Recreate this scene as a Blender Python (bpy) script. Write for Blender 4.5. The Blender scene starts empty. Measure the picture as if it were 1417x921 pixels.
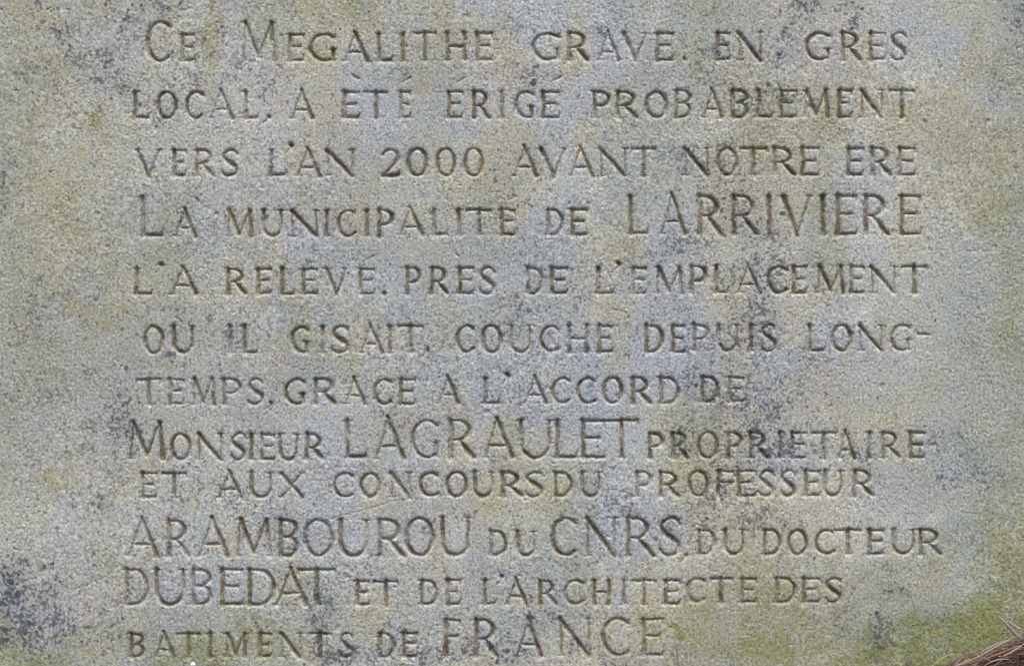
import bpy, math, random
import numpy as np

# ------------------------------------------------------------------ camera, sky, sun, exposure
S = 0.00065                  # metres of stone per photograph pixel
GROUND_PY = 954.0            # photograph row at which the ground meets the stone
CX, CY = 708.5, 460.5
LENS, DIST = 70.0, 1417 * S * 70.0 / 36.0
ZC = (GROUND_PY - CY) * S
scene = bpy.context.scene
C = scene.collection

cam = bpy.data.objects.new("camera", bpy.data.cameras.new("camera"))
C.objects.link(cam)
cam.data.lens = LENS
cam.data.sensor_width = 36.0
cam.data.clip_start = 0.05
cam.data.clip_end = 100.0
cam.location = (0.0, -DIST, ZC)
cam.rotation_euler = (math.radians(90), 0, 0)
scene.camera = cam

SUN_EL, SUN_AZ = math.radians(65), math.radians(6)      # azimuth measured from straight in front of the stone
world = bpy.data.worlds.new("World")
scene.world = world
world.use_nodes = True
wn = world.node_tree.nodes
sky = wn.new("ShaderNodeTexSky")
sky.sky_type = 'NISHITA'
sky.sun_disc = False
sky.sun_elevation = SUN_EL
sky.sun_rotation = math.radians(180) - SUN_AZ
sky.air_density = 1.0
sky.dust_density = 4.0
sky.ozone_density = 0.6
wn["Background"].inputs["Strength"].default_value = 0.10
world.node_tree.links.new(sky.outputs[0], wn["Background"].inputs["Color"])

sun = bpy.data.objects.new("sun", bpy.data.lights.new("sun", 'SUN'))
C.objects.link(sun)
sun.data.energy = 1.5
sun.data.angle = math.radians(34)
sun.data.color = (1.0, 0.97, 0.92)
d = (math.sin(SUN_AZ) * math.cos(SUN_EL), -math.cos(SUN_AZ) * math.cos(SUN_EL), math.sin(SUN_EL))
from mathutils import Vector
sun.rotation_euler = Vector(d).to_track_quat('Z', 'Y').to_euler()

scene.view_settings.view_transform = 'Standard'
scene.view_settings.look = 'None'
scene.view_settings.gamma = 1.0
scene.view_settings.exposure = 1.04

random.seed(7)
rng = np.random.default_rng(11)

# ------------------------------------------------------------------ helpers
def lattice(seed, n=512):
    return np.random.default_rng(seed).random((n, n), dtype=np.float32)

def vnoise(x, y, scale, seed):
    t = lattice(seed)
    n = t.shape[0]
    u, v = x / scale + 37.3, y / scale + 91.7
    iu, iv = np.floor(u).astype(np.int32), np.floor(v).astype(np.int32)
    fu, fv = (u - iu).astype(np.float32), (v - iv).astype(np.float32)
    fu = fu * fu * (3 - 2 * fu); fv = fv * fv * (3 - 2 * fv)
    a = t[iv % n, iu % n]; b = t[iv % n, (iu + 1) % n]
    c = t[(iv + 1) % n, iu % n]; e = t[(iv + 1) % n, (iu + 1) % n]
    return (a * (1 - fu) + b * fu) * (1 - fv) + (c * (1 - fu) + e * fu) * fv

def fbm(x, y, scale, seed, octaves=4, gain=0.5):
    r, amp, tot = 0.0, 1.0, 0.0
    for k in range(octaves):
        r = r + amp * vnoise(x * (1 + .003 * k) + 13.1 * k + .35 * y * (k % 2), y - .35 * x * (k % 2), scale, seed + k)
        tot += amp; amp *= gain; scale *= 0.5
    return r / tot

def sstep(a, b, x):
    t = np.clip((x - a) / (b - a), 0, 1)
    return t * t * (3 - 2 * t)

def tag(o, label=None, cat=None, group=None, kind=None):
    for k, v in (("label", label), ("category", cat), ("group", group), ("kind", kind)):
        if v: o[k] = v
    return o

# ------------------------------------------------------------------ the inscription: every letter as measured, word by word
K = 3.5425
WORDS = []                                  # each word: list of (char, x0, x1, ytop, ybase) in photograph pixels
def run(ox, oy, yt, yb, text):
    for tok in text.split():
        if tok == '/':
            WORDS.append([]); continue
        p = tok.split(':')
        ch = p[0]
        a, b = [float(q) for q in p[1].split('-')]
        if ch in ".,'`+~":                  # marks: centre x, centre y
            WORDS[-1].append((ch, ox + a / K, oy + b / K, 0, 0)); continue
        t, u = (yt, yb)
        if len(p) > 2: t, u = [float(q) for q in p[2].split('-')]
        WORDS[-1].append((ch, ox + a / K, ox + b / K, oy + t / K, oy + u / K))

run(170, 15, 112, 249, "/ C:105-235:48-252 E:272-355 / M:578-755:55-249 E:800-888 G:908-1045 A:1085-1212 L:1240-1325 I:1352-1392")
run(550, 15, 107, 246, "T:75-195 H:228-345 E:375-468 / G:655-798 R:825-942 A:985-1095 V:1095-1230 E:1258-1355 .:1407-238")
run(930, 15, 106, 246, "/ E:205-288 N:315-447 / G:648-782 R:820-930 E:958-1050 S:1068-1155")
run(170, 15, 395, 530, "/ L:40-130 O:162-268 C:300-395 A:430-550 L:585-665 ,:712-522 / A:825-940 / E:1070-1165 `:1140-327 T:1180-1300")
run(550, 15, 393, 528, "E:-12-66".replace("-12-66", "0-66"))
run(550, 15, 393, 528, "+:42-338 / E:235-322 +:310-338 R:360-457 I:490-535 G:568-674 E:700-797 +:775-335 / P:950-1045 R:1065-1185 O:1210-1328")
run(930, 15, 388, 526, "B:5-98 A:150-258 B:280-380 L:405-497 E:520-614 M:640-775 E:803-884 N:915-1040 T:1060-1190")
run(170, 180, 95, 228, "/ V:60-190 E:235-312 R:345-450 S:480-568 / L:710-805 ':825-72 A:852-977 N:990-1137 / 2:1265-1360")
run(550, 180, 87, 228, "0:40-150 0:185-288 0:322-425 / A:570-695 V:690-832 A:845-970 N:985-1130 T:1145-1268")
run(930, 180, 86, 224, "/ N:50-187 O:215-327 T:330-468 R:485-607 E:623-722 / E:848-942 R:965-1078 E:1100-1198")
run(170, 180, 390, 524, "/ L:80-202:327-522 A:258-367 / M:505-642 U:675-790 N:815-962 I:978-1022 C:1045-1145 I:1172-1222 P:1240-1330")
run(550, 180, 387, 517, "A:10-135 L:160-250 I:280-322 T:335-465 E:495-580 +:560-332 / D:720-820 E:840-934 / L:1125-1232:322-510 A:1290-1425:315-512")
run(930, 180, 320, 514, "R:118-247 R:285-427 I:460-497 V:528-690 I:715-765 E:795-907 R:930-1067 E:1108-1224")
run(170, 345, 92, 222, "/ L:50-145 ':187-75 A:235-372 / R:500-612 E:648-732 L:765-842 E:870-957 +:850-110 V:985-1105 E:1150-1238 +:1208-42 .:1282-215")
run(550, 345, 87, 220, "/ P:33-115 R:150-252 E:290-377 `:285-28 S:398-482 / D:622-718 E:740-834 / L:965-1060 ':1082-72 E:1140-1222 M:1262-1405")
run(930, 345, 80, 217, "P:80-174 L:200-277 A:320-444 C:462-570 E:580-662 M:705-850 E:862-945 N:968-1105 T:1123-1252")
run(170, 345, 374, 510, "/ O:97-205 U:233-352 `:270-345 / I:503-547 L:580-664 / G:820-917 I:955-1000 S:1022-1110 A:1165-1285 I:1290-1328")
run(550, 345, 371, 507, "T:0-130 ,:148-492 / C:282-380 O:407-517 U:543-662 C:692-795 H:823-945 E:970-1056 / D:1203-1308 E:1335-1417")
run(930, 345, 368, 500, "P:93-185 U:213-332 I:363-407 S:433-517 / L:660-752 O:778-888 N:908-1040 G:1065-1177 -:1203-1268:408-424")
run(170, 500, 83, 212, "/ T:68-188 E:215-302 M:333-457 P:480-582 S:608-692 ,:727-202 / G:788-897 R:930-1050 A:1088-1197 C:1223-1320 E:1345-1434")
run(550, 500, 77, 208, "/ A:203-312 / L:413-502 ':540-66 A:618-742 C:752-852 C:875-977 O:1000-1110 R:1138-1247 D:1278-1387")
run(930, 500, 74, 201, "/ D:133-236 E:265-357")
run(170, 500, 352, 485, "/ M:28-208:295-480 O:230-337 N:358-495 S:523-605 I:606-650 E:663-747 U:755-867 R:885-987 / L:1083-1197:287-472 A:1235-1390:280-480")
run(550, 500, 285, 474, "G:63-207 R:243-382 A:425-577 U:588-760 L:763-882 E:893-1020 T:1013-1187 / P:1220-1307:348-476 R:1335-1428:348-478")
run(930, 500, 345, 476, "O:120-230 P:260-347 R:370-477 I:513-547 E:573-662 T:680-807 A:813-907 I:945-990 R:1020-1122 E:1153-1242")
run(170, 500, 543, 669, "/ E:83-167 T:188-313 / A:468-592 U:613-737 X:763-892 / C:1028-1132 O:1160-1267 N:1303-1418")
run(550, 500, 540, 665, "C:103-207 O:233-347 U:363-477 R:500-617 S:623-717 / D:760-862 U:888-1002 / P:1158-1247 R:1276-1388")
run(930, 500, 533, 662, "O:76-182 F:213-310 E:312-415 S:420-507 S:528-612 E:638-732 U:733-842 R:878-992")
run(160, 700, 64, 247, "/ A:60-217 R:243-364 A:408-562 M:588-767 B:790-902 O:918-1072 U:1083-1243 R:1276-1420")
run(550, 700, 54, 246, "O:33-184 U:203-362 / D:443-541:120-241 U:573-682:120-245 / C:748-884 N:913-1077 R:1113-1262 S:1278-1395 ,:1413-238")
run(930, 700, 113, 239, "/ D:118-217 U:246-362 / D:438-537 O:563-667 C:696-800 T:798-927 E:953-1042 U:1070-1197 R:1203-1327")
run(160, 700, 307, 487, "/ D:36-167 U:183-347 B:363-477 E:503-627 D:638-787 A:783-947 T:893-1080 / E:1168-1247:365-486 T:1263-1387:365-488")
run(550, 700, 360, 484, "/ D:103-202 E:230-310 / L:413-487 ':512-346 A:533-642 R:683-782 C:810-917 H:948-1052 I:1088-1132 T:1150-1272 E:1298-1387")
run(930, 700, 350, 474, "C:66-167 T:185-297 E:326-414 / D:498-612 E:630-727 S:746-834")
run(160, 700, 622, 743, "/ B:60-142 A:193-292 T:295-417 I:438-487 M:533-647 E:690-764 N:798-917 T:945-1060 S:1093-1172 / D:1278-1372")
run(550, 700, 616, 740, "E:13-102 / F:218-307:553-737 R:368-497:553-737 A:583-717:553-737 N:783-952:549-737 C:998-1142:545-737 E:1188-1307:549-733")

def spline(pts, n=7):
    out = []
    p = [pts[0]] + list(pts) + [pts[-1]]
    for i in range(1, len(p) - 2):
        a, b, c, e = p[i - 1], p[i], p[i + 1], p[i + 2]
        for k in range(n):
            t = k / n
            out.append(tuple(0.5 * (2 * b[q] + (c[q] - a[q]) * t + (2 * a[q] - 5 * b[q] + 4 * c[q] - e[q]) * t * t
                                    + (3 * b[q] - a[q] - 3 * c[q] + e[q]) * t ** 3) for q in range(len(b))))
    out.append(tuple(pts[-1]))
    return out

def glyph(ch, w, h):
    """strokes (x0,y0,x1,y1,width0,width1) in pixels, y up from the baseline"""
    f = (h / 38.0) ** 0.35
    TK = 6.9 * f * random.uniform(.9, 1.1)
    TN = 4.3 * f * random.uniform(.88, 1.1)
    sl = 4.2 * f
    o = []
    def st(x0, y0, x1, y1, a, b=None): o.append((x0, y0, x1, y1, a, b if b else a))
    def ser(x, y, l=None, r=None, wd=2.5):
        l = sl if l is None else l; r = sl if r is None else r
        st(x - l, y, x, y, wd * .7, wd * 1.15); st(x, y, x + r, y, wd * 1.15, wd * .7)
    def stem(x, y0=1.3, y1=None, wd=None, bot=True, top=True):
        y1 = h - 1.3 if y1 is None else y1; wd = wd or TK
        m = (y0 + y1) / 2
        st(x, y0, x, m, wd * 1.06, wd * .9); st(x, m, x, y1, wd * .9, wd * 1.06)
        if bot: ser(x, y0)
        if top: ser(x, y1)
    def arc(cx, cy, rx, ry, a0, a1, tk=None, tn=None, tilt=0.0, n=18):
        tk = tk or TK; tn = tn or TN
        prev = None
        for i in range(n + 1):
            a = math.radians(a0 + (a1 - a0) * i / n)
            q = (cx + rx * math.cos(a), cy + ry * math.sin(a), tn + (tk - tn) * abs(math.cos(a - tilt)) ** 1.4)
            if prev: st(prev[0], prev[1], q[0], q[1], prev[2], q[2])
            prev = q
    def path(pts, n=6):
        s = spline(pts, n)
        for a, b in zip(s, s[1:]): st(a[0], a[1], b[0], b[1], a[2], b[2])
    X0 = sl + .6                                 # stem position after its serif
    hw = TK / 2
    tick = 0.15 * h
    if ch in "EF":
        stem(X0, bot=(ch == 'F'))
        if ch == 'E': ser(X0, 1.4, None, 0)
        st(X0, h - 1.6, w - 1.5, h - 1.6, TN, TN * .95); st(w - 1.6, h - 1.4, w - .9, h - 1.6 - tick, TN, 1.6)
        my = .53 * h; mx = X0 + (w - X0) * (.74 if ch == 'E' else .8)
        st(X0, my, mx, my, TN * .9); st(mx, my + 2.2, mx, my - 2.2, 2.2)
        if ch == 'E':
            st(X0, 1.6, w - 2.4, 1.6, TN, TN * 1.1); st(w - 2.4, 1.7, w - .4, 1.6 + tick, TN * 1.1, 1.5)
    elif ch == 'L':
        stem(X0, bot=False); ser(X0, 1.4, None, 0)
        st(X0, 1.6, w - 2.4, 1.6, TN, TN * 1.1); st(w - 2.4, 1.7, w - .4, 1.6 + tick, TN * 1.1, 1.5)
    elif ch == 'I': stem(w / 2)
    elif ch == 'T':
        stem(w / 2, top=False)
        st(1.5, h - 1.6, w - 1.5, h - 1.6, TN)
        st(1.6, h - 1.4, .9, h - 1.6 - tick * .8, TN, 1.5); st(w - 1.6, h - 1.4, w - .9, h - 1.6 - tick * .8, TN, 1.5)
    elif ch == 'H':
        stem(X0); stem(w - X0); st(X0, .51 * h, w - X0, .51 * h, TN)
    elif ch in "CG":
        rx = w * (.56 if ch == 'C' else .56) - hw * .6
        cx = hw * .9 + rx; ry = h / 2 - TN / 2 + .6
        arc(cx, h / 2, rx, ry, 52, (308 if ch == 'C' else 300), tilt=.15)
        a = math.radians(52); tx, ty = cx + rx * math.cos(a), h / 2 + ry * math.sin(a)
        st(tx, ty, w - 1.2, h * .84, TN, TN); st(w - 1.3, h * .93, w - 1.0, h * .74, 2.6, 1.6)
        if ch == 'C':
            a = math.radians(308); tx, ty = cx + rx * math.cos(a), h / 2 + ry * math.sin(a)
            st(tx, ty, w - 1.0, h * .17, TN, 1.8)
        else:
            gx = w - X0 * .95
            a = math.radians(300); tx, ty = cx + rx * math.cos(a), h / 2 + ry * math.sin(a)
            st(tx, ty, gx, 3.0, TN, TN)
            st(gx, 2.6, gx, .4 * h, TK * .8, TK * .95); ser(gx, .41 * h, sl * .95, sl * .9, 3.2)
    elif ch in "O0":
        arc(w / 2, h / 2, w / 2 - hw * .85, h / 2 - TN / 2 + .9, 0, 360, tilt=.2 if ch == 'O' else 0, n=30)
    elif ch == 'D':
        stem(X0); bx = X0 + (w - X0) * .34
        st(X0, h - 1.5, bx, h - 1.5, TN); st(X0, 1.5, bx, 1.5, TN)
        arc(bx, h / 2, w - hw - bx, h / 2 - 1.5, -90, 90)
    elif ch in "PRB":
        stem(X0, bot=ch != 'B', top=True)
        j = {'P': .45, 'R': .47, 'B': .53}[ch] * h
        right = {'P': w - hw * .8, 'R': X0 + (w - X0) * .72, 'B': X0 + (w - X0) * .82}[ch]
        bx = X0 + (right - X0) * .4
        st(X0, h - 1.5, bx, h - 1.5, TN); st(X0, j, bx, j, TN * .85)
        arc(bx, (h - 1.5 + j) / 2, right - bx, (h - 1.5 - j) / 2, -90, 90, n=12)
        if ch == 'R':
            kx = X0 + (w - X0) * .36
            path([(kx, j, TN), (kx + (w - kx) * .4, j * .55, TK), (w - 3.2, 2.2, TK * .95), (w - .5, .6, 2)])
        if ch == 'B':
            bx2 = X0 + (w - X0) * .4; ser(X0, 1.4, None, 0)
            st(X0, 1.5, bx2, 1.5, TN)
            arc(bx2, (1.5 + j) / 2, w - hw - bx2, (j - 1.5) / 2, -90, 90, n=12)
    elif ch == 'A':
        ax = w * .47; l, r = (sl * .85, 1.2), (w - sl * .9, 1.2)
        st(ax + .4, h + 1.2, l[0], l[1], TN * .85, TN * .85)
        st(ax - .8, h + 1.8, r[0], r[1], TK * .75, TK * 1.05)
        ser(l[0], 1.2, sl * .8, sl * .8, 2.2); ser(r[0], 1.2, sl * .7, sl * .8, 2.3)
        y = .33 * h
        st(l[0] + (ax - l[0]) * .33, y, r[0] - (r[0] - ax) * .33, y, TN * .85)
    elif ch == 'V':
        bx = w * .52
        st(sl, h - 1.3, bx, -.6, TK * 1.05, TK * .85); st(w - sl * .9, h - 1.3, bx + .3, -.6, TN * .9, TN)
        ser(sl, h - 1.3); ser(w - sl * .9, h - 1.3, sl * .9, sl * .8)
    elif ch == 'M':
        l0, r0 = 2.6, w - 3.2
        l1, r1 = w * .13, w * .84
        st(l0 + .6, 1.2, l1, h - 1.3, TN * .95, TN); st(l1, h - 1.2, w * .49, .11 * h, TK, TK * .85)
        st(r1, h - 1.2, w * .49 + .4, .11 * h, TN, TN); st(r1, h - 1.3, r0, 1.2, TK * .9, TK)
        ser(l1, h - 1.3, sl, 1); ser(r1, h - 1.3, 2, sl * .9); ser(l0 + .6, 1.2, 2.8, sl * .8, 2.1); ser(r0, 1.2, sl * .8, 3, 2.3)
    elif ch == 'N':
        l, r = X0, w - sl * .9
        st(l, 1.3, l, h - 1.3, TN * .95); st(r, 0, r, h - 1.3, TN * .95)
        st(l - 1.5, h - 1.2, r - .2, .02 * h, TK * 1.02, TK * .95)
        ser(l - 1, h - 1.3, sl * .9, .5); ser(l, 1.3); ser(r, h - 1.3)
    elif ch == 'U':
        l, r = X0, w - sl * .95
        b = (r - l) / 2; cy = min(b * 1.05, h * .45) + 1.2
        st(l, h - 1.3, l, cy, TK); st(r, h - 1.3, r, cy, TN, TN)
        ser(l, h - 1.3); ser(r, h - 1.3)
        n = 16; prev = None
        for i in range(n + 1):
            a = math.pi + math.pi * i / n
            wd = TK * (1 - i / n) + TN * (i / n)
            q = (l + b + b * math.cos(a), cy + (cy - 1.4) * math.sin(a), wd)
            if prev: st(prev[0], prev[1], q[0], q[1], prev[2], q[2])
            prev = q
    elif ch == 'S':
        P = [(.9, .83), (.72, .96), (.45, .97), (.2, .86), (.17, .71), (.36, .57), (.62, .45), (.84, .31), (.8, .12), (.5, .03), (.24, .06), (.08, .18)]
        Wd = [TN * .9, TN, TN, TN * 1.05, TK * .9, TK * 1.05, TK * 1.08, TK, TN * 1.1, TN, TN, TN * .9]
        path([(a * w, b * h, q) for (a, b), q in zip(P, Wd)])
        st(w * .9, h * .93, w * .9, h * .77, 2.4, 1.5); st(w * .08, h * .08, w * .08, h * .25, 2.4, 1.5)
    elif ch == 'X':
        st(sl, h - 1.3, w - sl, 1.3, TK); st(w - sl, h - 1.3, sl, 1.3, TN)
        for x, y in ((sl, h - 1.3), (w - sl, h - 1.3), (sl, 1.3), (w - sl, 1.3)): ser(x, y, sl * .9, sl * .9, 2.3)
    elif ch == '2':
        path([(.1 * w, .8 * h, TN), (.28 * w, .95 * h, TN), (.6 * w, .96 * h, TN * 1.1), (.82 * w, .8 * h, TK), (.74 * w, .56 * h, TK), (.42 * w, .28 * h, TN), (.08 * w, .06 * h, TN)])
        st(.08 * w, 1.8, w - 3, 1.8, TK * .95, TK); st(w - 3, 1.8, w - .8, .14 * h + 2, TK * .9, 1.8)
    elif ch == '-':
        st(1.5, h / 2, w - 1.5, h / 2 - .6, h * .95, h * .8)
    return o

def mark(ch, x, y):
    """strokes straight in photograph pixels (y down)"""
    if ch == '.': return [(x - .6, y - .4, x + .6, y + .4, 5.6, 5.2)]
    if ch == ',': return [(x, y, x + .5, y + .6, 6.6, 6.2), (x, y + 1, x - 3, y + 5, 4, 2.4), (x - 3, y + 5, x - 8, y + 9, 2.2, 1.2)]
    if ch == "'": return [(x - .8, y - .6, x + .8, y + .6, 7.4, 6.6), (x + 1, y + 1.5, x - 2, y + 5, 4, 2.4), (x - 2, y + 5, x - 7, y + 11, 2.2, 1.0)]
    if ch == '+': return [(x + 6, y - 3, x - 5, y + 3.2, 3.8, 1.4)]
    if ch == '`': return [(x - 4, y - 3, x + 5, y + 2, 2.2, 3.8)]
    return []

# ------------------------------------------------------------------ the stone's face as a height field (grid in photograph pixels)
FINE = 0.85
XL, XR, YT, YB = -170.0, 1590.0, -260.0, 1090.0
gx = np.concatenate([np.linspace(XL, -8, 42), np.arange(-6, 1424, FINE), np.linspace(1426, XR, 42)])
gy = np.concatenate([np.linspace(YT, -8, 62), np.arange(-6, 936, FINE), np.linspace(938, YB, 40)])
NX, NY = len(gx), len(gy)
GX, GY = np.meshgrid(gx.astype(np.float32), gy.astype(np.float32))
OUT = np.maximum(np.maximum(-GX, GX - 1417), np.maximum(-GY, GY - 936)).clip(0)     # pixels outside the surveyed field

sd_all = np.full((NY, NX), -9.0, np.float32)
owner = np.full((NY, NX), -1, np.int16)
carve = np.zeros((NY, NX), np.float32)
wob_x = (fbm(GX, GY, 13, 311, 3, .6) - .5) * 3.0
wob_y = (fbm(GX, GY, 13, 321, 3, .6) - .5) * 3.0
wear = .55 + .85 * fbm(GX, GY, 18, 331, 3, .6)
edge_n = (fbm(GX, GY, 7.0, 301, 3, .6) - .5) * 2.1

def stamp(strokes, word, deep):
    xs = [q for s in strokes for q in (s[0], s[2])]; ys = [q for s in strokes for q in (s[1], s[3])]
    i0, i1 = np.searchsorted(gx, min(xs) - 12), np.searchsorted(gx, max(xs) + 12)
    j0, j1 = np.searchsorted(gy, min(ys) - 12), np.searchsorted(gy, max(ys) + 12)
    px, py = GX[j0:j1, i0:i1] + wob_x[j0:j1, i0:i1], GY[j0:j1, i0:i1] + wob_y[j0:j1, i0:i1]
    best = np.full(px.shape, -9.0, np.float32)
    for x0, y0, x1, y1, a, b in strokes:
        dx, dy = x1 - x0, y1 - y0
        L = dx * dx + dy * dy + 1e-6
        t = np.clip(((px - x0) * dx + (py - y0) * dy) / L, 0, 1)
        dist = np.sqrt((px - x0 - t * dx) ** 2 + (py - y0 - t * dy) ** 2)
        best = np.maximum(best, (a + (b - a) * t) / 2 - dist)
    best = best + edge_n[j0:j1, i0:i1] * .70
    lip = best + 1.7
    dep = deep * wear[j0:j1, i0:i1] * ((best + np.sqrt(best * best + .4)) / 2 + .42 * (lip + np.sqrt(lip * lip + 1.0)) / 2)
    dep = (dep * sstep(-7.5, -4.0, best))
    m = best > sd_all[j0:j1, i0:i1]
    sd_all[j0:j1, i0:i1] = np.where(m, best, sd_all[j0:j1, i0:i1])
    owner[j0:j1, i0:i1] = np.where(m & (best > -.9), word, owner[j0:j1, i0:i1])
    carve[j0:j1, i0:i1] = np.maximum(carve[j0:j1, i0:i1], dep)

KINDS, PARENT = [], []
for wi, word in enumerate(WORDS):
    KINDS.append('carved_number' if word[0][0] == '2' else 'carved_word'); PARENT.append(-1)
for wi, word in enumerate(WORDS):
    for ch, x0, x1, yt, yb in word:
        deep = 1.05 * random.uniform(.85, 1.12)
        if ch in ".,'`+~":
            KINDS.append({'.': 'full_stop', ',': 'comma', "'": 'apostrophe', '`': 'grave_accent', '+': 'acute_accent'}[ch]); PARENT.append(wi)
            stamp(mark(ch, x0, x1), len(KINDS) - 1, deep * ((1.0 if x1 < 180 else .55) if ch in '`+' else 1.15)); continue
        if ch == 'A': x0 -= 2.2
        w, h = x1 - x0, yb - yt
        lean = random.uniform(-.012, .012)
        g = [(x0 + a + lean * b, yb - b, x0 + c + lean * e, yb - e, p, q) for a, b, c, e, p, q in glyph(ch, w, h)]
        stamp(g, wi, deep)

# relief of the tooled and weathered sandstone, in pixels of depth (positive = into the stone)
grain = fbm(GX, GY, 3.4, 21, 3, .62) - .5
mid = fbm(GX, GY, 26, 41, 4, .55) - .5
big = fbm(GX, GY, 230, 61, 3, .5) - .5
pits = sstep(.70, .86, fbm(GX, GY, 5.0, 81, 2, .5))
smoothness = .45 + 1.0 * sstep(.36, .64, fbm(GX, GY, 70, 95, 3, .55))
relief = grain * .9 * smoothness + mid * .8 + big * 8.0 + pits * .45
# pits of many sizes where grains and small pebbles have fallen out
pr = random.Random(5)
for _ in range(420):
    x, y, r = pr.uniform(XL, XR), pr.uniform(YT, YB), 1.4 + pr.expovariate(1.1)
    r = min(r, 6.0); ang, asp = pr.uniform(0, 3.1), pr.uniform(.55, 1.0)
    i0, i1 = np.searchsorted(gx, x - r * 2.2), np.searchsorted(gx, x + r * 2.2)
    j0, j1 = np.searchsorted(gy, y - r * 2.2), np.searchsorted(gy, y + r * 2.2)
    if i1 <= i0 or j1 <= j0: continue
    px, py = GX[j0:j1, i0:i1] - x, GY[j0:j1, i0:i1] - y
    q = np.sqrt((px * math.cos(ang) + py * math.sin(ang)) ** 2 * asp + (py * math.cos(ang) - px * math.sin(ang)) ** 2 / asp) + edge_n[j0:j1, i0:i1] * .8
    relief[j0:j1, i0:i1] += pr.uniform(.25, .6) * r ** .8 * sstep(r * 1.25, r * .3, q)
# cracks and scratches
CRACKS = [([(440, 724), (468, 714), (512, 703), (545, 692), (572, 690)], 1.3, .8), ([(788, 652), (803, 642), (828, 640), (846, 648)], 1.3, .7),
          ([(366, 574), (372, 568), (380, 560)], 1.8, 1.1), ([(104, 814), (118, 810), (132, 804), (147, 797)], 1.4, .9),
          ([(147, 797), (160, 786), (170, 778)], 1.0, .6), ([(378, 88), (386, 92), (390, 96)], 2.0, 1.2),
          ([(1396, 166), (1400, 200), (1405, 235), (1414, 262)], 2.0, .9), ([(847, 428), (858, 430), (866, 433)], 2.2, 1.0),
          ([(1040, 712), (1052, 704), (1066, 706)], 1.4, .8), ([(632, 351), (640, 360), (640, 345)], 1.6, .8), ([(1330, 708), (1350, 711)], 1.6, .8)]
crack = np.zeros((NY, NX), np.float32)
for pts, wd, dp in CRACKS:
    for (x0, y0), (x1, y1) in zip(pts, pts[1:]):
        i0, i1 = np.searchsorted(gx, min(x0, x1) - 8), np.searchsorted(gx, max(x0, x1) + 8)
        j0, j1 = np.searchsorted(gy, min(y0, y1) - 8), np.searchsorted(gy, max(y0, y1) + 8)
        px, py = GX[j0:j1, i0:i1], GY[j0:j1, i0:i1]
        t = np.clip(((px - x0) * (x1 - x0) + (py - y0) * (y1 - y0)) / ((x1 - x0) ** 2 + (y1 - y0) ** 2), 0, 1)
        di = np.sqrt((px - x0 - t * (x1 - x0)) ** 2 + (py - y0 - t * (y1 - y0)) ** 2) + edge_n[j0:j1, i0:i1] * .7
        crack[j0:j1, i0:i1] = np.maximum(crack[j0:j1, i0:i1], dp * sstep(wd * 1.4, 0, di))
edge_round = 90.0 * (np.clip(1 - np.minimum(np.minimum(GX - XL, XR - GX), np.minimum(GY - YT, YB + 400 - GY)) / 110.0, 0, 1)) ** 2.4
depth_px = relief + carve * 1.0 + crack * .7 + edge_round + sstep(0, 200, OUT) * (fbm(GX, GY, 90, 71, 3) - .5) * 26

# ------------------------------------------------------------------ stains, lichen, algae: masks that belong to the stone
def patches(lst, warp=1.0, seed=500):
    wx = (fbm(GX, GY, 60, seed, 4, .55) - .5) * 90 * warp
    wy = (fbm(GX, GY, 60, seed + 9, 4, .55) - .5) * 90 * warp
    r = np.zeros((NY, NX), np.float32)
    for x, y, rx, ry, a in lst:
        q = ((GX + wx - x) / rx) ** 2 + ((GY + wy - y) / ry) ** 2
        r = np.maximum(r, a * np.exp(-q * .9))
    return r

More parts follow.
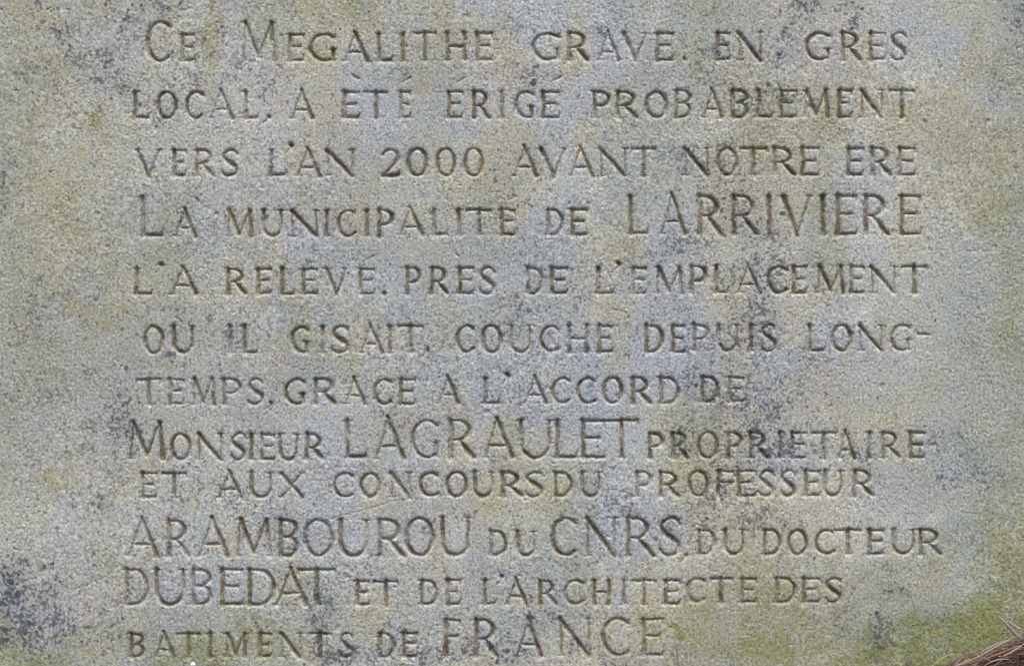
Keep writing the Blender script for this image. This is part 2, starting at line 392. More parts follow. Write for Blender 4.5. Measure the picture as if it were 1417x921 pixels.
DARK = [(78, 42, 22, 14, .9), (105, 75, 26, 13, .85), (52, 6, 10, 8, .7), (72, 14, 9, 9, .5), (150, 74, 26, 12, .75), (205, 14, 44, 14, .9), (172, 40, 14, 14, .7),
        (165, 110, 40, 14, .6), (150, 128, 24, 12, .6), (255, 100, 60, 18, .55), (270, 65, 30, 22, .5), (345, 90, 60, 26, .45), (370, 120, 22, 16, .6),
        (215, 150, 40, 30, .4), (160, 5, 12, 9, .7), (228, 60, 40, 30, .45), (300, 40, 40, 30, .35), (30, 95, 12, 12, .5), (60, 120, 60, 30, .3),
        (1115, 10, 22, 12, .9), (1178, 16, 14, 10, .9), (1190, 38, 12, 9, .7), (1080, 80, 24, 8, .85), (1105, 40, 26, 18, .55), (1090, 52, 18, 12, .6), (980, 72, 26, 14, .6), (985, 18, 16, 12, .5),
        (1000, 105, 50, 26, .45), (1030, 130, 60, 22, .55), (1090, 135, 30, 14, .7), (740, 110, 14, 10, .9), (830, 42, 20, 12, .6), (700, 30, 26, 16, .35),
        (960, 225, 34, 24, .6), (1000, 240, 50, 40, .5), (1018, 285, 34, 34, .75), (1046, 320, 30, 26, .75), (940, 340, 60, 34, .45), (1035, 385, 40, 34, .8), (1030, 440, 44, 36, .85),
        (1010, 480, 70, 30, .7), (1060, 350, 40, 30, .4), (935, 420, 60, 30, .35), (1000, 540, 70, 50, .75), (1060, 570, 60, 40, .7), (1040, 620, 70, 36, .8), (1000, 670, 60, 30, .65),
        (960, 615, 40, 40, .5), (1120, 600, 60, 40, .5), (1190, 620, 50, 30, .5), (950, 720, 60, 30, .5), (1055, 715, 50, 24, .6), (1110, 490, 36, 14, .55), (870, 470, 40, 24, .35),
        (720, 420, 50, 30, .4), (820, 660, 50, 30, .35), (700, 500, 40, 20, .3), (170, 560, 20, 40, .75), (165, 605, 26, 40, .75), (140, 590, 26, 24, .5), (122, 622, 12, 12, .8), (150, 690, 16, 12, .8),
        (135, 690, 40, 30, .45), (200, 640, 70, 30, .4), (300, 690, 90, 30, .35), (235, 445, 14, 20, .6), (330, 470, 40, 20, .4), (240, 498, 22, 10, .6), (270, 260, 12, 14, .65), (130, 415, 8, 8, .4),
        (22, 838, 60, 54, 1.0), (24, 835, 30, 28, 1.0), (18, 800, 26, 26, .7), (60, 872, 46, 24, .85), (8, 870, 24, 20, .8), (40, 900, 40, 18, .45), (135, 880, 46, 18, .6), (150, 850, 22, 14, .5), (170, 830, 18, 12, .5),
        (440, 868, 16, 60, .75), (465, 912, 36, 16, .75), (520, 905, 30, 14, .5), (560, 880, 36, 20, .4), (600, 905, 40, 16, .7), (700, 905, 34, 18, .85), (735, 860, 20, 26, .75), (690, 912, 20, 10, .8), (660, 895, 30, 20, .6),
        (795, 893, 22, 10, .7), (850, 905, 30, 10, .6), (780, 850, 30, 20, .4), (1165, 850, 22, 40, .55), (1212, 880, 14, 30, .85), (1218, 860, 12, 16, .7), (1235, 820, 20, 16, .6), (1230, 795, 16, 10, .5),
        (850, 700, 60, 24, .5), (840, 770, 60, 20, .4), (640, 716, 24, 14, .35), (590, 720, 40, 20, .3), (400, 735, 40, 30, .4), (500, 800, 50, 30, .3), (355, 740, 30, 30, .4), (440, 800, 50, 20, .35),
        (20, 560, 60, 40, .35), (60, 530, 50, 40, .3), (20, 620, 20, 20, .3), (20, 440, 60, 40, .3), (45, 410, 12, 34, .4), (5, 280, 18, 50, .45), (300, 460, 60, 40, .3), (540, 560, 60, 40, .3),
        (1345, 410, 30, 12, .3), (1340, 480, 16, 10, .3), (1340, 640, 30, 24, .5), (1365, 660, 24, 18, .55), (1320, 655, 26, 24, .5), (1330, 605, 20, 14, .4), (1300, 620, 40, 30, .35), (1410, 30, 20, 40, .5), (1395, 120, 20, 30, .3),
        (1370, 190, 30, 16, .3), (500, 120, 600, 90, .12), (700, 400, 600, 400, .16), (150, 500, 260, 500, .14)]
BLUE = [(1320, 70, 30, 40, .8), (1300, 100, 26, 20, .6), (1370, 130, 40, 40, .5), (1250, 40, 60, 40, .3), (1385, 60, 30, 50, .35), (1340, 200, 50, 40, .45), (1365, 250, 40, 30, .35), (1345, 405, 50, 26, .7), (1330, 440, 40, 24, .4),
        (1340, 480, 20, 14, .5), (1310, 560, 70, 60, .35), (1345, 650, 60, 44, .75), (1340, 740, 30, 40, .5), (1305, 840, 40, 30, .4), (1310, 700, 40, 30, .3), (1200, 720, 60, 30, .35),
        (1050, 90, 60, 40, .25), (960, 30, 40, 40, .45), (1185, 140, 10, 26, .6), (975, 195, 14, 12, .5), (855, 385, 24, 24, .7), (1040, 400, 14, 14, .5), (690, 672, 30, 20, .3), (660, 660, 40, 16, .25), (770, 90, 30, 26, .3), (900, 90, 60, 60, .2),
        (130, 100, 160, 70, .3), (230, 130, 90, 50, .35), (190, 15, 80, 30, .3), (230, 340, 80, 60, .3), (270, 280, 60, 30, .3), (420, 210, 120, 50, .25), (460, 300, 80, 60, .25), (420, 430, 100, 40, .4), (470, 480, 60, 40, .4),
        (700, 420, 90, 60, .35), (440, 530, 60, 50, .5), (480, 560, 60, 40, .35), (180, 600, 60, 50, .4), (230, 690, 80, 40, .25), (370, 715, 70, 30, .4), (20, 840, 60, 50, .4), (640, 730, 70, 30, .35), (850, 730, 90, 50, .35), (560, 720, 60, 30, .25),
        (1040, 440, 60, 60, .3), (1010, 560, 90, 60, .25), (470, 885, 60, 40, .35), (570, 880, 60, 40, .3), (720, 880, 60, 40, .3), (1240, 460, 60, 40, .2), (1200, 570, 90, 40, .2), (480, 830, 80, 30, .25), (30, 350, 40, 120, .22), (60, 560, 80, 60, .2)]
OCHRE = [(295, 28, 16, 60, .7), (300, 100, 12, 40, .5), (285, 70, 20, 30, .4), (60, 20, 60, 30, .4), (130, 20, 50, 40, .4), (90, 100, 60, 30, .45), (105, 125, 20, 20, .4), (40, 70, 40, 40, .25), (190, 55, 40, 40, .2),
         (60, 210, 50, 24, .35), (140, 170, 16, 20, .5), (350, 215, 14, 14, .35), (280, 165, 10, 10, .5), (285, 130, 12, 40, .35), (400, 30, 40, 30, .3), (505, 25, 26, 40, .5), (590, 110, 26, 16, .45), (450, 60, 30, 20, .2),
         (1085, 25, 40, 60, .4), (1150, 60, 50, 50, .3), (1345, 88, 34, 26, .55), (1110, 190, 40, 36, .5), (1095, 230, 20, 50, .45), (1110, 300, 20, 40, .45), (1085, 330, 30, 30, .3), (950, 310, 40, 40, .2), (1130, 400, 60, 40, .35), (1010, 390, 40, 30, .2),
         (110, 430, 44, 22, .6), (150, 455, 30, 22, .6), (135, 455, 60, 30, .4), (180, 490, 24, 30, .35), (60, 390, 30, 50, .3), (90, 560, 50, 24, .3), (62, 655, 22, 18, .65), (80, 675, 26, 12, .6), (130, 690, 50, 14, .3),
         (280, 520, 40, 30, .2), (370, 500, 20, 20, .25), (360, 590, 20, 30, .3), (270, 670, 20, 20, .25), (400, 650, 60, 20, .2), (520, 690, 60, 8, .35), (655, 690, 26, 10, .3), (820, 645, 26, 10, .4), (238, 735, 14, 14, .45), (290, 750, 20, 12, .35), (440, 730, 14, 12, .3),
         (180, 800, 60, 50, .45), (200, 850, 40, 16, .45), (140, 835, 60, 40, .35), (120, 905, 26, 16, .55), (50, 890, 40, 14, .45), (330, 850, 80, 30, .3), (250, 800, 60, 30, .25), (510, 858, 26, 14, .5), (630, 860, 70, 30, .35), (650, 800, 40, 30, .4), (600, 790, 40, 20, .25),
         (880, 800, 200, 40, .3), (1000, 840, 120, 60, .6), (1080, 790, 90, 40, .6), (1090, 740, 70, 30, .4), (1160, 890, 60, 40, .45), (960, 890, 60, 30, .4), (900, 640, 20, 30, .3), (1105, 530, 18, 16, .4), (1200, 800, 40, 60, .2), (1250, 780, 60, 40, .2),
         (500, 600, 900, 400, .08), (110, 280, 170, 400, .36), (1000, 890, 260, 80, .62), (1080, 840, 150, 70, .6), (250, 880, 260, 60, .4), (620, 830, 200, 60, .3), (880, 880, 120, 50, .5), (1130, 120, 40, 200, .3), (130, 440, 110, 60, .4)]
GREEN = [(84, 218, 10, 10, .5), (80, 250, 30, 26, .22), (34, 280, 12, 26, .3), (80, 300, 60, 40, .2), (60, 380, 40, 40, .2), (135, 172, 14, 16, .45), (150, 320, 40, 20, .2), (70, 90, 60, 40, .2), (280, 90, 16, 20, .3), (500, 20, 30, 30, .3), (560, 80, 60, 60, .15),
         (1395, 90, 50, 50, .3), (1400, 20, 40, 40, .3), (1390, 300, 60, 90, .4), (1410, 460, 50, 90, .5), (1320, 200, 60, 40, .25), (1400, 590, 40, 90, .35), (1350, 380, 40, 60, .2), (1395, 720, 70, 80, .4), (1300, 780, 60, 40, .3), (1280, 690, 60, 50, .2), (1240, 820, 70, 40, .35),
         (1400, 830, 50, 50, .6), (1370, 850, 40, 30, .75), (1350, 885, 70, 40, .95), (1300, 900, 110, 44, .9), (1240, 890, 90, 40, .6), (1240, 915, 100, 20, .8), (1390, 840, 60, 60, .7), (1330, 840, 80, 50, .4), (1160, 905, 60, 20, .4), (1080, 850, 90, 60, .3), (1060, 900, 120, 40, .35), (980, 860, 60, 40, .3),
         (914, 878, 8, 14, 1.0), (906, 905, 14, 10, .4), (826, 890, 14, 12, .5), (888, 880, 8, 30, .4), (40, 908, 60, 20, .7), (10, 895, 30, 20, .6), (110, 912, 20, 10, .4), (265, 905, 90, 16, .5), (290, 880, 60, 30, .25), (520, 330, 300, 160, .12), (640, 440, 80, 40, .25), (600, 360, 60, 40, .2),
         (150, 480, 200, 200, .15), (1380, 500, 120, 500, .25), (690, 840, 50, 20, .2), (1300, 915, 170, 46, .7), (1375, 872, 70, 56, 1.0), (1400, 700, 90, 200, .35), (30, 300, 50, 420, .26), (100, 260, 40, 60, .2), (1060, 890, 160, 50, .5), (1400, 780, 90, 110, .5), (1400, 350, 50, 160, .4), (40, 905, 90, 26, .6), (80, 260, 40, 80, .2), (300, 890, 140, 26, .45)]
PALE = [(800, 620, 50, 20, .3), (1230, 720, 60, 40, .3), (1290, 715, 22, 16, .6), (1310, 100, 50, 40, .25), (690, 668, 12, 8, .5), (1160, 200, 60, 14, .3), (1200, 430, 30, 20, .45), (270, 770, 30, 14, .4), (380, 780, 26, 14, .35), (1335, 820, 20, 10, .4), (1170, 770, 30, 16, .4),
        (1280, 300, 90, 120, .25), (60, 720, 60, 60, .2), (550, 200, 300, 100, .12), (1190, 30, 20, 30, .4), (840, 28, 10, 8, .7), (1290, 500, 60, 60, .25), (470, 790, 60, 20, .2)]
PINK = [(480, 150, 60, 40, .4), (360, 140, 60, 40, .35), (1090, 110, 100, 30, .3), (900, 90, 80, 40, .35), (700, 130, 120, 30, .3), (345, 440, 30, 30, .35), (380, 560, 40, 40, .3), (50, 180, 60, 40, .3), (210, 740, 40, 20, .3), (420, 290, 120, 90, .2), (130, 850, 40, 30, .3), (1130, 560, 40, 20, .3), (700, 780, 150, 50, .2)]


def ragged(m, lo=.32, hi=.72, amt=.75):
    return np.clip(m * (1 - amt + amt * 2 * sstep(lo, hi, irr)), 0, 1)
irr = .55 * fbm(GX, GY, 26, 700, 4, .6) + .45 * fbm(GX, GY, 6.0, 720, 3, .6)
dark_d = patches(DARK, .30)
def cover(noise, frac):
    """1 where the noise is among its top `frac`, with a soft edge"""
    qs = np.linspace(0, 1, 400)
    qv = np.quantile(noise[::7, ::7], qs)
    th = np.interp(1 - frac, qs, qv)
    return sstep(th - .012, th + .045, noise)
cl = fbm(GX, GY, 34, 850, 3, .55)
cl2 = sstep(.38, .62, fbm(GX, GY, 15, 860, 2, .5))
dd = np.clip(dark_d * (.35 + 1.1 * sstep(.36, .64, cl)), 0, 1)
spots = np.zeros((NY, NX), np.float32)
def dot(x, y, r, op, asp, ang):
    i0, i1 = np.searchsorted(gx, x - r * 2), np.searchsorted(gx, x + r * 2)
    j0, j1 = np.searchsorted(gy, y - r * 2), np.searchsorted(gy, y + r * 2)
    if i1 <= i0 or j1 <= j0: return
    px, py = GX[j0:j1, i0:i1] - x, GY[j0:j1, i0:i1] - y
    ca, sa = math.cos(ang), math.sin(ang)
    q = np.sqrt((px * ca + py * sa) ** 2 * asp + (py * ca - px * sa) ** 2 / asp) + edge_n[j0:j1, i0:i1] * 1.15
    spots[j0:j1, i0:i1] = np.maximum(spots[j0:j1, i0:i1], op * sstep(r * 1.15, r * .7, q))
dr = random.Random(42)
def some_dots(x, y, rx, ry, n, op):
    k = 0
    while k < n:
        cx, cy = dr.gauss(x, rx * .62), dr.gauss(y, ry * .62)
        for _ in range(dr.choice((1, 1, 2, 3, 5))):                 # specks come in little families
            r = min(3.6, (1.3 if x < 900 or y < 200 else .95) + dr.expovariate(1.5 if x < 900 or y < 200 else 2.4))
            dot(cx + dr.gauss(0, 4), cy + dr.gauss(0, 4), r, op * dr.uniform(.45, 1), dr.uniform(.7, 1.4), dr.uniform(0, 3.1)); k += 1
for x, y, rx, ry, am in DARK:
    if am < .2: continue
    some_dots(x, y, rx, ry, int(am ** 1.8 * min(rx * ry, 2600) / 19) + 1, .55 + .5 * am)
for _ in range(900):
    dot(dr.uniform(XL, XR), dr.uniform(YT, YB), 1.0 + dr.expovariate(2.0), dr.uniform(.3, .9), dr.uniform(.7, 1.4), dr.uniform(0, 3))
fine_s = cover(fbm(GX, GY, 3.0, 830, 2, .4), .50 * dd * (.5 + .7 * cl2) + .012)
soft = dark_d * (1 - .6 * ((GX < 470) & (GY < 220))) * (.35 + .9 * sstep(.34, .66, irr))
dark = np.clip(np.maximum(spots, fine_s * .62) + .28 * soft, 0, 1)
blue = ragged(patches(BLUE, .7, 510) * 1.3, .28, .78, .6)
ochre = ragged(patches(OCHRE, .6, 520), .25, .8, .55)
green = ragged(patches(GREEN, .9, 530) * 1.3, .2, .82, .36)
mot = fbm(GX, GY * .7, 80, 571, 4, .55)
fringe = sstep(500, 0, np.abs(GX - 640) * .9)
blue = np.maximum(blue, .74 * sstep(.44, .64, mot) * (.45 + .55 * fringe))
ochre = np.maximum(ochre, .34 * sstep(.50, .34, mot))
green = np.maximum(green, .26 * sstep(.52, .68, fbm(GX, GY * .6, 90, 581, 4, .55)) * (1.2 - .5 * fringe))
pale = ragged(patches(PALE, .8, 540))
pink = ragged(patches(PINK, .8, 550) * 1.4, amt=.4)
gcov = fbm(GX, GY, 22, 900, 3, .55)
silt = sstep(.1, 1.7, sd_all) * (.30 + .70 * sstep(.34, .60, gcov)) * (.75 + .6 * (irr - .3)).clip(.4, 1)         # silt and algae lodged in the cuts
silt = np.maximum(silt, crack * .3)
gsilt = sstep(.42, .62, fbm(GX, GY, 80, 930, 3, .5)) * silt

# ------------------------------------------------------------------ materials
def new_mat(name):
    m = bpy.data.materials.new(name); m.use_nodes = True
    nt = m.node_tree
    return m, nt, nt.nodes["Principled BSDF"]

def mixc(nt, fac, a, b, mode='MIX'):
    n = nt.nodes.new("ShaderNodeMix"); n.data_type = 'RGBA'; n.blend_type = mode
    for idx, v in ((0, fac), (6, a), (7, b)):
        if isinstance(v, (int, float)): n.inputs[idx].default_value = v
        elif isinstance(v, tuple): n.inputs[idx].default_value = (*v, 1)
        else: nt.links.new(v, n.inputs[idx])
    return n.outputs[2]

def math_n(nt, op, a, b=0.0, clamp=False):
    n = nt.nodes.new("ShaderNodeMath"); n.operation = op; n.use_clamp = clamp
    for idx, v in ((0, a), (1, b)):
        if isinstance(v, (int, float)): n.inputs[idx].default_value = v
        else: nt.links.new(v, n.inputs[idx])
    return n.outputs[0]

def noise_n(nt, vec, scale, detail=3, rough=.55):
    n = nt.nodes.new("ShaderNodeTexNoise")
    n.inputs["Scale"].default_value = scale; n.inputs["Detail"].default_value = detail; n.inputs["Roughness"].default_value = rough
    nt.links.new(vec, n.inputs["Vector"])
    return n

def ramp(nt, fac, stops):
    n = nt.nodes.new("ShaderNodeValToRGB")
    e = n.color_ramp.elements
    while len(e) < len(stops): e.new(.5)
    for k, (p, c) in zip(e, stops):
        k.position = p; k.color = (*c, 1) if isinstance(c, tuple) else (c, c, c, 1)
    nt.links.new(fac, n.inputs[0])
    return n.outputs[0]

stone, nt, bsdf = new_mat("weathered_sandstone")
tc = nt.nodes.new("ShaderNodeTexCoord"); vec = tc.outputs["Object"]
def attr(name):
    a = nt.nodes.new("ShaderNodeAttribute"); a.attribute_name = name
    s = nt.nodes.new("ShaderNodeSeparateColor"); nt.links.new(a.outputs["Color"], s.inputs[0])
    return s.outputs
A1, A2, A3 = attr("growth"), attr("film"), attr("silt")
STONE_A, STONE_B = (.42, .42, .355), (.345, .368, .385)
big_n = noise_n(nt, vec, 9.0, 5, .6)
col = mixc(nt, ramp(nt, big_n.outputs["Fac"], [(.38, 0.0), (.62, 1.0)]), STONE_A, STONE_B)
col = mixc(nt, A3[2], col, (.425, .40, .405))
col = mixc(nt, math_n(nt, 'MULTIPLY', A2[0], .75), col, (.325, .372, .435))
col = mixc(nt, math_n(nt, 'MULTIPLY', A2[1], .7), col, (.62, .62, .58))
col = mixc(nt, math_n(nt, 'MULTIPLY', A1[0], .78), col, (.33, .29, .145))
col = mixc(nt, math_n(nt, 'MULTIPLY', A1[1], .84), col, (.170, .188, .050))
# mineral grains
g1 = noise_n(nt, vec, 470.0, 2, .62)
col = mixc(nt, 1.0, col, ramp(nt, g1.outputs["Fac"], [(.27, .36), (.42, .86), (.57, 1.10), (.72, 1.6)]), 'MULTIPLY')
g2 = noise_n(nt, vec, 330.0, 2, .5)
col = mixc(nt, ramp(nt, g2.outputs["Fac"], [(.645, 0.0), (.70, .55)]), col, (.12, .125, .14))
g3 = noise_n(nt, vec, 420.0, 1, .5)
tint = nt.nodes.new("ShaderNodeMix"); tint.data_type = 'RGBA'; tint.blend_type = 'OVERLAY'
tint.inputs[0].default_value = .20
nt.links.new(col, tint.inputs[6]); nt.links.new(g3.outputs["Color"], tint.inputs[7]); col = tint.outputs[2]
# silt: brown, in places green
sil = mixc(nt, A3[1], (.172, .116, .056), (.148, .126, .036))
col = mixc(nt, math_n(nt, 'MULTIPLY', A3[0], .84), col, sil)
# black-blue lichen specks
col = mixc(nt, math_n(nt, 'MULTIPLY', A1[2], .92), col, (.042, .048, .078))
nt.links.new(col, bsdf.inputs["Base Color"])
bsdf.inputs["Roughness"].default_value = .93
bsdf.inputs["Specular IOR Level"].default_value = .18
bmp = nt.nodes.new("ShaderNodeBump")
bmp.inputs["Strength"].default_value = .35; bmp.inputs["Distance"].default_value = .0008
nt.links.new(g1.outputs["Fac"], bmp.inputs["Height"]); nt.links.new(bmp.outputs[0], bsdf.inputs["Normal"])

# ------------------------------------------------------------------ build the stone and its carved words
wob = sstep(0, 160, OUT)
PX = GX + wob * (fbm(GX, GY, 120, 77, 3) - .5) * 40
PY = GY + wob * (fbm(GX, GY, 120, 78, 3) - .5) * 40
co = np.stack([(PX - CX) * S, depth_px * S, (GROUND_PY - PY) * S], -1).reshape(-1, 3).astype(np.float32)
idx = np.arange(NX * NY, dtype=np.int32).reshape(NY, NX)
a, b, c, e = idx[:-1, :-1], idx[:-1, 1:], idx[1:, 1:], idx[1:, :-1]
faces = np.stack([a, e, c, b], -1).reshape(-1, 4)
fo = np.maximum(np.maximum(owner[:-1, :-1], owner[:-1, 1:]), np.maximum(owner[1:, 1:], owner[1:, :-1])).reshape(-1)
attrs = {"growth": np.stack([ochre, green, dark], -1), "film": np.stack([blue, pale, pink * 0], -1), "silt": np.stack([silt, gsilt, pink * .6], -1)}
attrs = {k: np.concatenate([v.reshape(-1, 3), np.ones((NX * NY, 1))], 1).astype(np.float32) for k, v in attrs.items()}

def mesh_from(name, verts, quads, extra, mat):
    me = bpy.data.meshes.new(name)
    me.vertices.add(len(verts)); me.vertices.foreach_set("co", verts.reshape(-1))
    me.loops.add(quads.size); me.loops.foreach_set("vertex_index", quads.reshape(-1).astype(np.int32))
    me.polygons.add(len(quads))
    me.polygons.foreach_set("loop_start", np.arange(0, quads.size, 4, dtype=np.int32))
    me.polygons.foreach_set("use_smooth", np.ones(len(quads), dtype=bool))
    me.update(calc_edges=True)
    for k, v in extra.items():
        at = me.attributes.new(k, 'FLOAT_COLOR', 'POINT'); at.data.foreach_set("color", v.reshape(-1))
    me.materials.append(mat)
    return me

def sub_mesh(name, sel):
    q = faces[sel]
    used, inv = np.unique(q, return_inverse=True)
    return mesh_from(name, co[used], inv.reshape(-1, 4), {k: v[used] for k, v in attrs.items()}, stone)

# body: the face outside the letters + sides + back
q = faces[fo < 0]
rim = np.concatenate([idx[0, :], idx[1:, -1], idx[-1, -2::-1], idx[-2:0:-1, 0]])
rim = rim[::-1]
verts, ex = [co], {k: [v] for k, v in attrs.items()}
prev, base, quads = rim, len(co), [q]
for k in range(1, 6):
    ring = co[rim].copy()
    ring[:, 1] = ring[:, 1] * (1 - k / 5) + k * .034 + .05
    sh = 1 - .012 * (k - 3) ** 2 + .02
    ring[:, 0] *= sh
    ring[:, 2] += .004 * np.sin(np.arange(len(ring)) * .09 + k)
    verts.append(ring.astype(np.float32))
    for kk in ex: ex[kk].append(attrs[kk][rim])
    cur = base + np.arange(len(rim)); base += len(rim)
    quads.append(np.stack([prev, np.roll(prev, -1), np.roll(cur, -1), cur], -1))
    prev = cur
cen = np.array([[0, .22, .4]], np.float32); verts.append(cen)
for kk in ex: ex[kk].append(np.array([[.1, .1, .1, 1]], np.float32))
n2 = len(prev) // 2 * 2
p2 = prev[:n2]
quads.append(np.stack([p2[0::2], p2[1::2], np.roll(p2, -2)[0::2], np.full(n2 // 2, base)], -1))
V = np.concatenate(verts); Q = np.concatenate(quads)
used, inv = np.unique(Q, return_inverse=True)
E = {k: np.concatenate(v)[used] for k, v in ex.items()}
slab = bpy.data.objects.new("inscribed_stone", mesh_from("inscribed_stone", V[used], inv.reshape(-1, 4), E, stone))
C.objects.link(slab)
tag(slab, "weathered grey sandstone slab carved with twelve lines of French capitals", "stone")

order = np.argsort(fo, kind='stable')
bounds = np.searchsorted(fo[order], np.arange(len(KINDS) + 1))
made = {}
for wi, kind in enumerate(KINDS):
    sel = order[bounds[wi]:bounds[wi + 1]]
    if len(sel) == 0: continue
    o = bpy.data.objects.new(kind, sub_mesh(kind, sel))
    C.objects.link(o)
    o.parent = slab if PARENT[wi] < 0 else made[PARENT[wi]]
    made[wi] = o

# ------------------------------------------------------------------ ground: soil sheet with a heap in the right corner
def at(px, py, dist=0.0):
    """point seen at a photograph pixel, dist metres in front of the stone"""
    k = (DIST - dist) / DIST
    return ((px - CX) * S * k, -dist, ZC + (CY - py) * S * k)

def ground_h(x, y):
    r = math.exp(-(((x - .562) / .158) ** 2 + ((y + .075) / .085) ** 2))
    return .073 * r + .004 * math.sin(x * 31 + y * 17) * math.cos(y * 41 - x * 13) - .002

import bmesh
bm = bmesh.new()
N = 120
def warp1(t): return 1.9 * (t * .35 + .65 * t ** 3)
grid = []
for j in range(N + 1):
    row = []
    for i in range(N + 1):
        x = .25 + warp1(i / N * 2 - 1); y = -.06 + warp1(j / N * 2 - 1)
        row.append(bm.verts.new((x, y, ground_h(x, y))))
    grid.append(row)
for j in range(N):
    for i in range(N):
        f = bm.faces.new((grid[j][i], grid[j][i + 1], grid[j + 1][i + 1], grid[j + 1][i])); f.smooth = True
me = bpy.data.meshes.new("ground"); bm.to_mesh(me); bm.free()
soil, nt, bsdf = new_mat("dark_leaf_mould")
tc = nt.nodes.new("ShaderNodeTexCoord")
n1 = noise_n(nt, tc.outputs["Object"], 60, 6, .65)
nt.links.new(ramp(nt, n1.outputs["Fac"], [(.32, (.020, .013, .013)), (.5, (.06, .038, .034)), (.7, (.12, .082, .06))]), bsdf.inputs["Base Color"])
bsdf.inputs["Roughness"].default_value = .95
b2 = nt.nodes.new("ShaderNodeBump"); b2.inputs["Strength"].default_value = .8; b2.inputs["Distance"].default_value = .006
nt.links.new(n1.outputs["Fac"], b2.inputs["Height"]); nt.links.new(b2.outputs[0], bsdf.inputs["Normal"])
me.materials.append(soil)
g = bpy.data.objects.new("ground", me); C.objects.link(g); tag(g, kind='structure')

# ------------------------------------------------------------------ dry stalks and litter
def straw_mat(name, c0, c1):
    m, nt, bs = new_mat(name)
    tc = nt.nodes.new("ShaderNodeTexCoord")
    geo = nt.nodes.new("ShaderNodeNewGeometry")
    n = noise_n(nt, tc.outputs["Object"], 120, 3, .6)
    f = math_n(nt, 'ADD', math_n(nt, 'MULTIPLY', n.outputs["Fac"], .6), math_n(nt, 'MULTIPLY', geo.outputs["Random Per Island"], .6))
    nt.links.new(ramp(nt, f, [(.25, c0), (.85, c1)]), bs.inputs["Base Color"])
    bs.inputs["Roughness"].default_value = .7
    return m
M_STRAW = straw_mat("pale_dry_straw", (.20, .135, .07), (.42, .33, .22))
M_GREY = straw_mat("grey_dry_straw", (.22, .19, .205), (.40, .365, .38))
M_BROWN = straw_mat("brown_dead_grass", (.024, .010, .014), (.16, .082, .07))
M_DARK = straw_mat("dark_stalk", (.05, .045, .06), (.14, .12, .13))
M_LEAF = straw_mat("purple_brown_dead_leaf", (.05, .028, .034), (.13, .085, .09))

def blade(bm, pts, w0, w1, flat=.35, sides=5):
    """a tapering, slightly flattened stalk through pts"""
    pts = [Vector(p) for p in pts]
    rings = []
    side = Vector((random.uniform(-1, 1), random.uniform(-1, 1), random.uniform(-1, 1))).normalized()
    for i, p in enumerate(pts):
        t = (pts[min(i + 1, len(pts) - 1)] - pts[max(i - 1, 0)]).normalized()
        u = t.cross(side).normalized(); v = t.cross(u)
        q = i / (len(pts) - 1)
        r = (w0 + (w1 - w0) * q) / 2 * (1 - .75 * max(0, (q - .8) / .2))
        rings.append([bm.verts.new(p + u * r * math.cos(2 * math.pi * k / sides) + v * r * flat * math.sin(2 * math.pi * k / sides)) for k in range(sides)])
    for r0, r1 in zip(rings, rings[1:]):
        for k in range(sides):
            bm.faces.new((r0[k], r0[(k + 1) % sides], r1[(k + 1) % sides], r1[k])).smooth = True
    bm.faces.new(rings[0][::-1]); bm.faces.new(rings[-1])

def link_bm(name, bm, mat):
    bmesh.ops.recalc_face_normals(bm, faces=bm.faces[:])
    me = bpy.data.meshes.new(name); bm.to_mesh(me); bm.free()
    me.materials.append(mat)
    o = bpy.data.objects.new(name, me); C.objects.link(o)
    return o

def curve3(p0, p1, bend, n=8):
    p0, p1 = Vector(p0), Vector(p1)
    return [p0.lerp(p1, k / n) + Vector(bend) * math.sin(math.pi * k / n) for k in range(n + 1)]

def litter(name, mat, count, wr, lr, seed, cat, label, spread, flat=.35, lift=.018):
    random.seed(seed)
    bm = bmesh.new()
    for _ in range(count):
        x, y = spread()
        L = random.uniform(*lr); th = random.gauss(.15, .7) if random.random() < .5 else random.uniform(0, math.pi)
        dx, dy = math.cos(th) * L / 2, math.sin(th) * L * .4
        ends = []
        for q in (-1, 1):
            xx, yy = x + dx * q, min(y + dy * q, -.006)
            ends.append(Vector((xx, yy, ground_h(xx, yy) + random.uniform(0, lift))))
        pts = curve3(ends[0], ends[1], (0, random.gauss(0, .002), random.gauss(.002, .004)), 6)
        pts = [Vector((p.x, min(p.y, -.005), max(p.z, ground_h(p.x, p.y) + .0006))) for p in pts]
        w = random.uniform(*wr)
        blade(bm, pts, w, w * .45, flat, 5)
    o = link_bm(name, bm, mat)
    return tag(o, label, cat, None, 'stuff')

def heap(): return random.gauss(.528, .07), -abs(random.gauss(.035, .05)) - .006
def foot(): return random.uniform(-.62, .72), -abs(random.gauss(0, .09)) - .012
litter("dead_grass_litter", M_BROWN, 620, (.0006, .0026), (.02, .09), 3, "grass litter", "matted brown dead grass heaped in the bottom right corner", heap)
litter("straw_litter", M_STRAW, 130, (.0006, .0017), (.03, .09), 4, "straw litter", "pale dry straws scattered through the brown heap", heap)
litter("dead_leaf_litter", M_LEAF, 70, (.003, .009), (.02, .05), 5, "leaf litter", "dark purple brown dead leaves under the straw heap", heap, .12)
litter("ground_grass_litter", M_BROWN, 1500, (.0008, .002), (.02, .06), 6, "grass litter", "thin brown dead grass lying along the foot of the stone", foot, .35, .004)

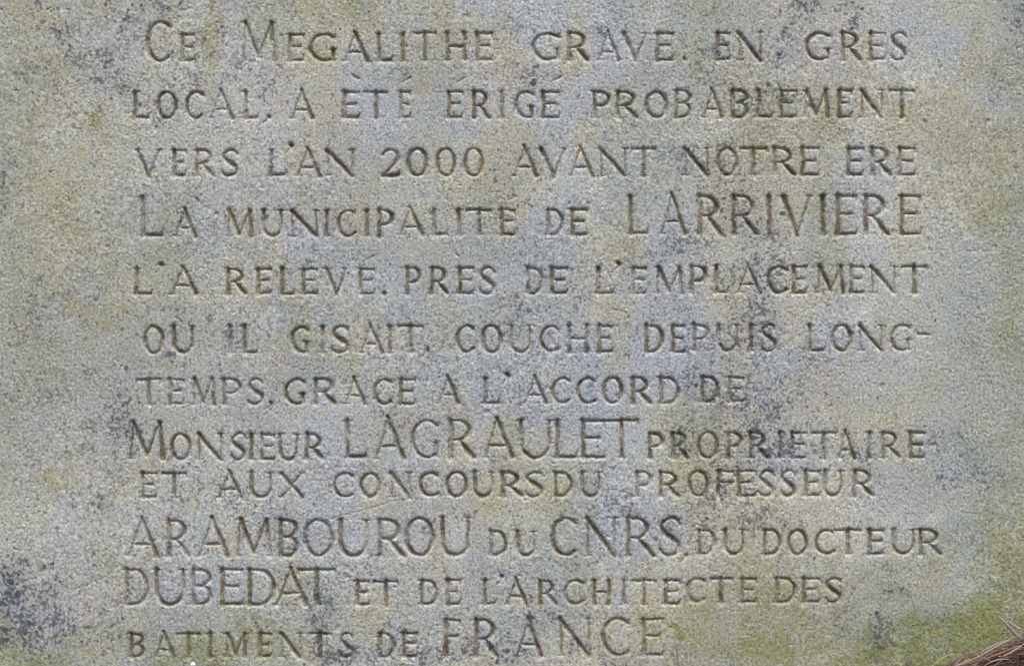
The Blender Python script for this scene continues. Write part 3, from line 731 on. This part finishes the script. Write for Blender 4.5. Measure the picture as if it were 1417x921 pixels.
def stalk(label, pts_px, w0, w1, mat, flat=.5, name="dry_stalk", cat="stalk"):
    """pts_px: (px, py, metres in front of the stone)"""
    random.seed(len(label) + int(pts_px[0][0]))
    w0, w1 = w0 * .78, w1 * .78
    P = spline([at(*p) for p in pts_px], 5)
    bm = bmesh.new()
    blade(bm, P, w0 * S, w1 * S, flat, 6)
    o = link_bm(name, bm, mat)
    base = Vector(P[0])
    o.data.transform(__import__('mathutils').Matrix.Translation(-base)); o.location = base
    return tag(o, label, cat, "loose dry stalks at the foot of the stone")

stalk("broad grey dry blade pointing up left out of the brown heap", [(1425, 893, .03), (1404, 876, .028), (1391, 861, .025), (1380, 851, .02)], 7, 3, M_GREY, .3)
stalk("pale straw leaning up right above the heap at the right edge", [(1397, 865, .02), (1404, 848, .018), (1409, 835, .016), (1415, 820, .014)], 4, 2, M_GREY)
stalk("yellow straw tip slanting down to the right edge", [(1418, 851, .022), (1411, 846, .02), (1404, 838, .018), (1396, 830, .015)], 4, 1.6, M_STRAW)
stalk("short pale stem crossing the lower slope of the heap", [(1372, 917, 0.090), (1356, 908, 0.086), (1343, 899, 0.080), (1332, 893, 0.070)], 2.6, 1.2, M_STRAW)
stalk("long tan straw lying along the upper edge of the heap", [(1322, 921, 0.110), (1352, 909, 0.112), (1382, 892, 0.110), (1408, 879, 0.105)], 3.4, 2.2, M_STRAW)
stalk("long tan straw lying low across the heap", [(1303, 926, 0.120), (1335, 918, 0.122), (1358, 911, 0.120), (1374, 902, 0.118)], 3, 1.6, M_STRAW)
stalk("thin yellowish straw in the middle of the heap", [(1362, 912, 0.135), (1390, 901, 0.136), (1408, 894, 0.135), (1425, 889, 0.130)], 2.8, 1.8, M_STRAW)
stalk("curved pale lilac straw arching over the right end of the heap", [(1396, 860, 0.080), (1406, 867, 0.084), (1416, 871, 0.086), (1430, 872, 0.085)], 4.2, 3, M_GREY)
stalk("broad pale lilac blade lying on the crest of the heap", [(1355, 905, 0.100), (1368, 897, 0.102), (1384, 889, 0.100), (1400, 884, 0.096)], 6.5, 2.5, M_GREY, .25)
stalk("golden straw slanting through the right of the heap", [(1388, 908, 0.140), (1400, 901, 0.142), (1409, 896, 0.140), (1418, 889, 0.138)], 3.2, 2, M_STRAW)
stalk("brown stem lying along the left foot of the heap", [(1285, 928, .03), (1310, 919, .03), (1335, 908, .03), (1362, 898, .026)], 3.4, 2, M_BROWN)
stalk("thin grass stem rising beside the dark stain near the right", [(1250, 930, .018), (1245, 916, .014), (1238, 902, .01), (1223, 880, .006)], 2.6, 1.2, M_STRAW)
stalk("dark grey stem rising right of the last carved word", [(941, 928, .014), (938, 910, .012), (936, 896, .008), (931, 883, .006)], 3.4, 1.8, M_DARK)
stalk("faint pale stem leaning left below the olive stain", [(1018, 928, .012), (1017, 915, .01), (1014, 902, .008), (1012, 892, .006)], 2.2, 1.0, M_GREY)
stalk("short white straw at the bottom edge under the olive stain", [(1165, 928, .012), (1160, 918, .01), (1156, 910, .008)], 2.8, 1.6, M_GREY)
stalk("tiny pale straw chip stuck to the stone above the bottom edge", [(1192, 903, .004), (1186, 900, .005), (1181, 898, .004)], 2.2, 1.4, M_GREY)
stalk("thin grey stem slanting at the bottom left corner", [(118, 928, .014), (108, 917, .01), (98, 909, .006), (89, 905, .004)], 2.4, 1.2, M_GREY)
stalk("thin pale green blade beside the foot of the last letter", [(917, 928, .012), (919, 918, .01), (921, 909, .008)], 1.8, .8, M_STRAW)
stalk("grey looped stem curling under the last carved word", [(748, 928, .012), (753, 915, .014), (762, 911, .015), (773, 913, .014), (782, 924, .012)], 3, 2.2, M_GREY)
stalk("pair of short dark twigs under the carved letter C, left one", [(844, 928, .012), (838, 919, .012), (833, 913, .01)], 3.4, 1.6, M_DARK)
stalk("short dark twig under the carved letter C, longer one", [(860, 930, .014), (852, 920, .014), (843, 914, .01)], 3.4, 1.6, M_DARK)
stalk("pale stem under the middle of the last carved word", [(866, 930, .014), (864, 920, .015), (862, 910, .01)], 4, 2.2, M_GREY)
stalk("reddish dead stem standing at the bottom edge near the right", [(1256, 930, .02), (1255, 920, .02), (1257, 912, .016)], 4.4, 2.6, M_BROWN)
stalk("dark seed head stem beside the reddish stem", [(1257, 926, .02), (1260, 913, .018), (1264, 908, .016)], 3.4, 4, M_DARK)

# a small white pebble resting at the bottom edge
bm = bmesh.new()
bmesh.ops.create_icosphere(bm, subdivisions=3, radius=1)
for v in bm.verts:
    k = 1 + .12 * math.sin(v.co.x * 4 + 1) * math.cos(v.co.y * 5) + .06 * math.sin(v.co.z * 9)
    v.co = Vector((v.co.x * 3.8, v.co.y * 3.2, v.co.z * 3.4)) * k * S
for f in bm.faces: f.smooth = True
m, nt, bs = new_mat("white_quartz")
tc = nt.nodes.new("ShaderNodeTexCoord"); n = noise_n(nt, tc.outputs["Object"], 500, 3, .6)
nt.links.new(ramp(nt, n.outputs["Fac"], [(.3, (.5, .5, .52)), (.7, (.8, .8, .82))]), bs.inputs["Base Color"])
peb = link_bm("pebble", bm, m)
peb.location = at(267, 919, .006)
tag(peb, "tiny white pebble at the bottom edge below the last carved line", "pebble")
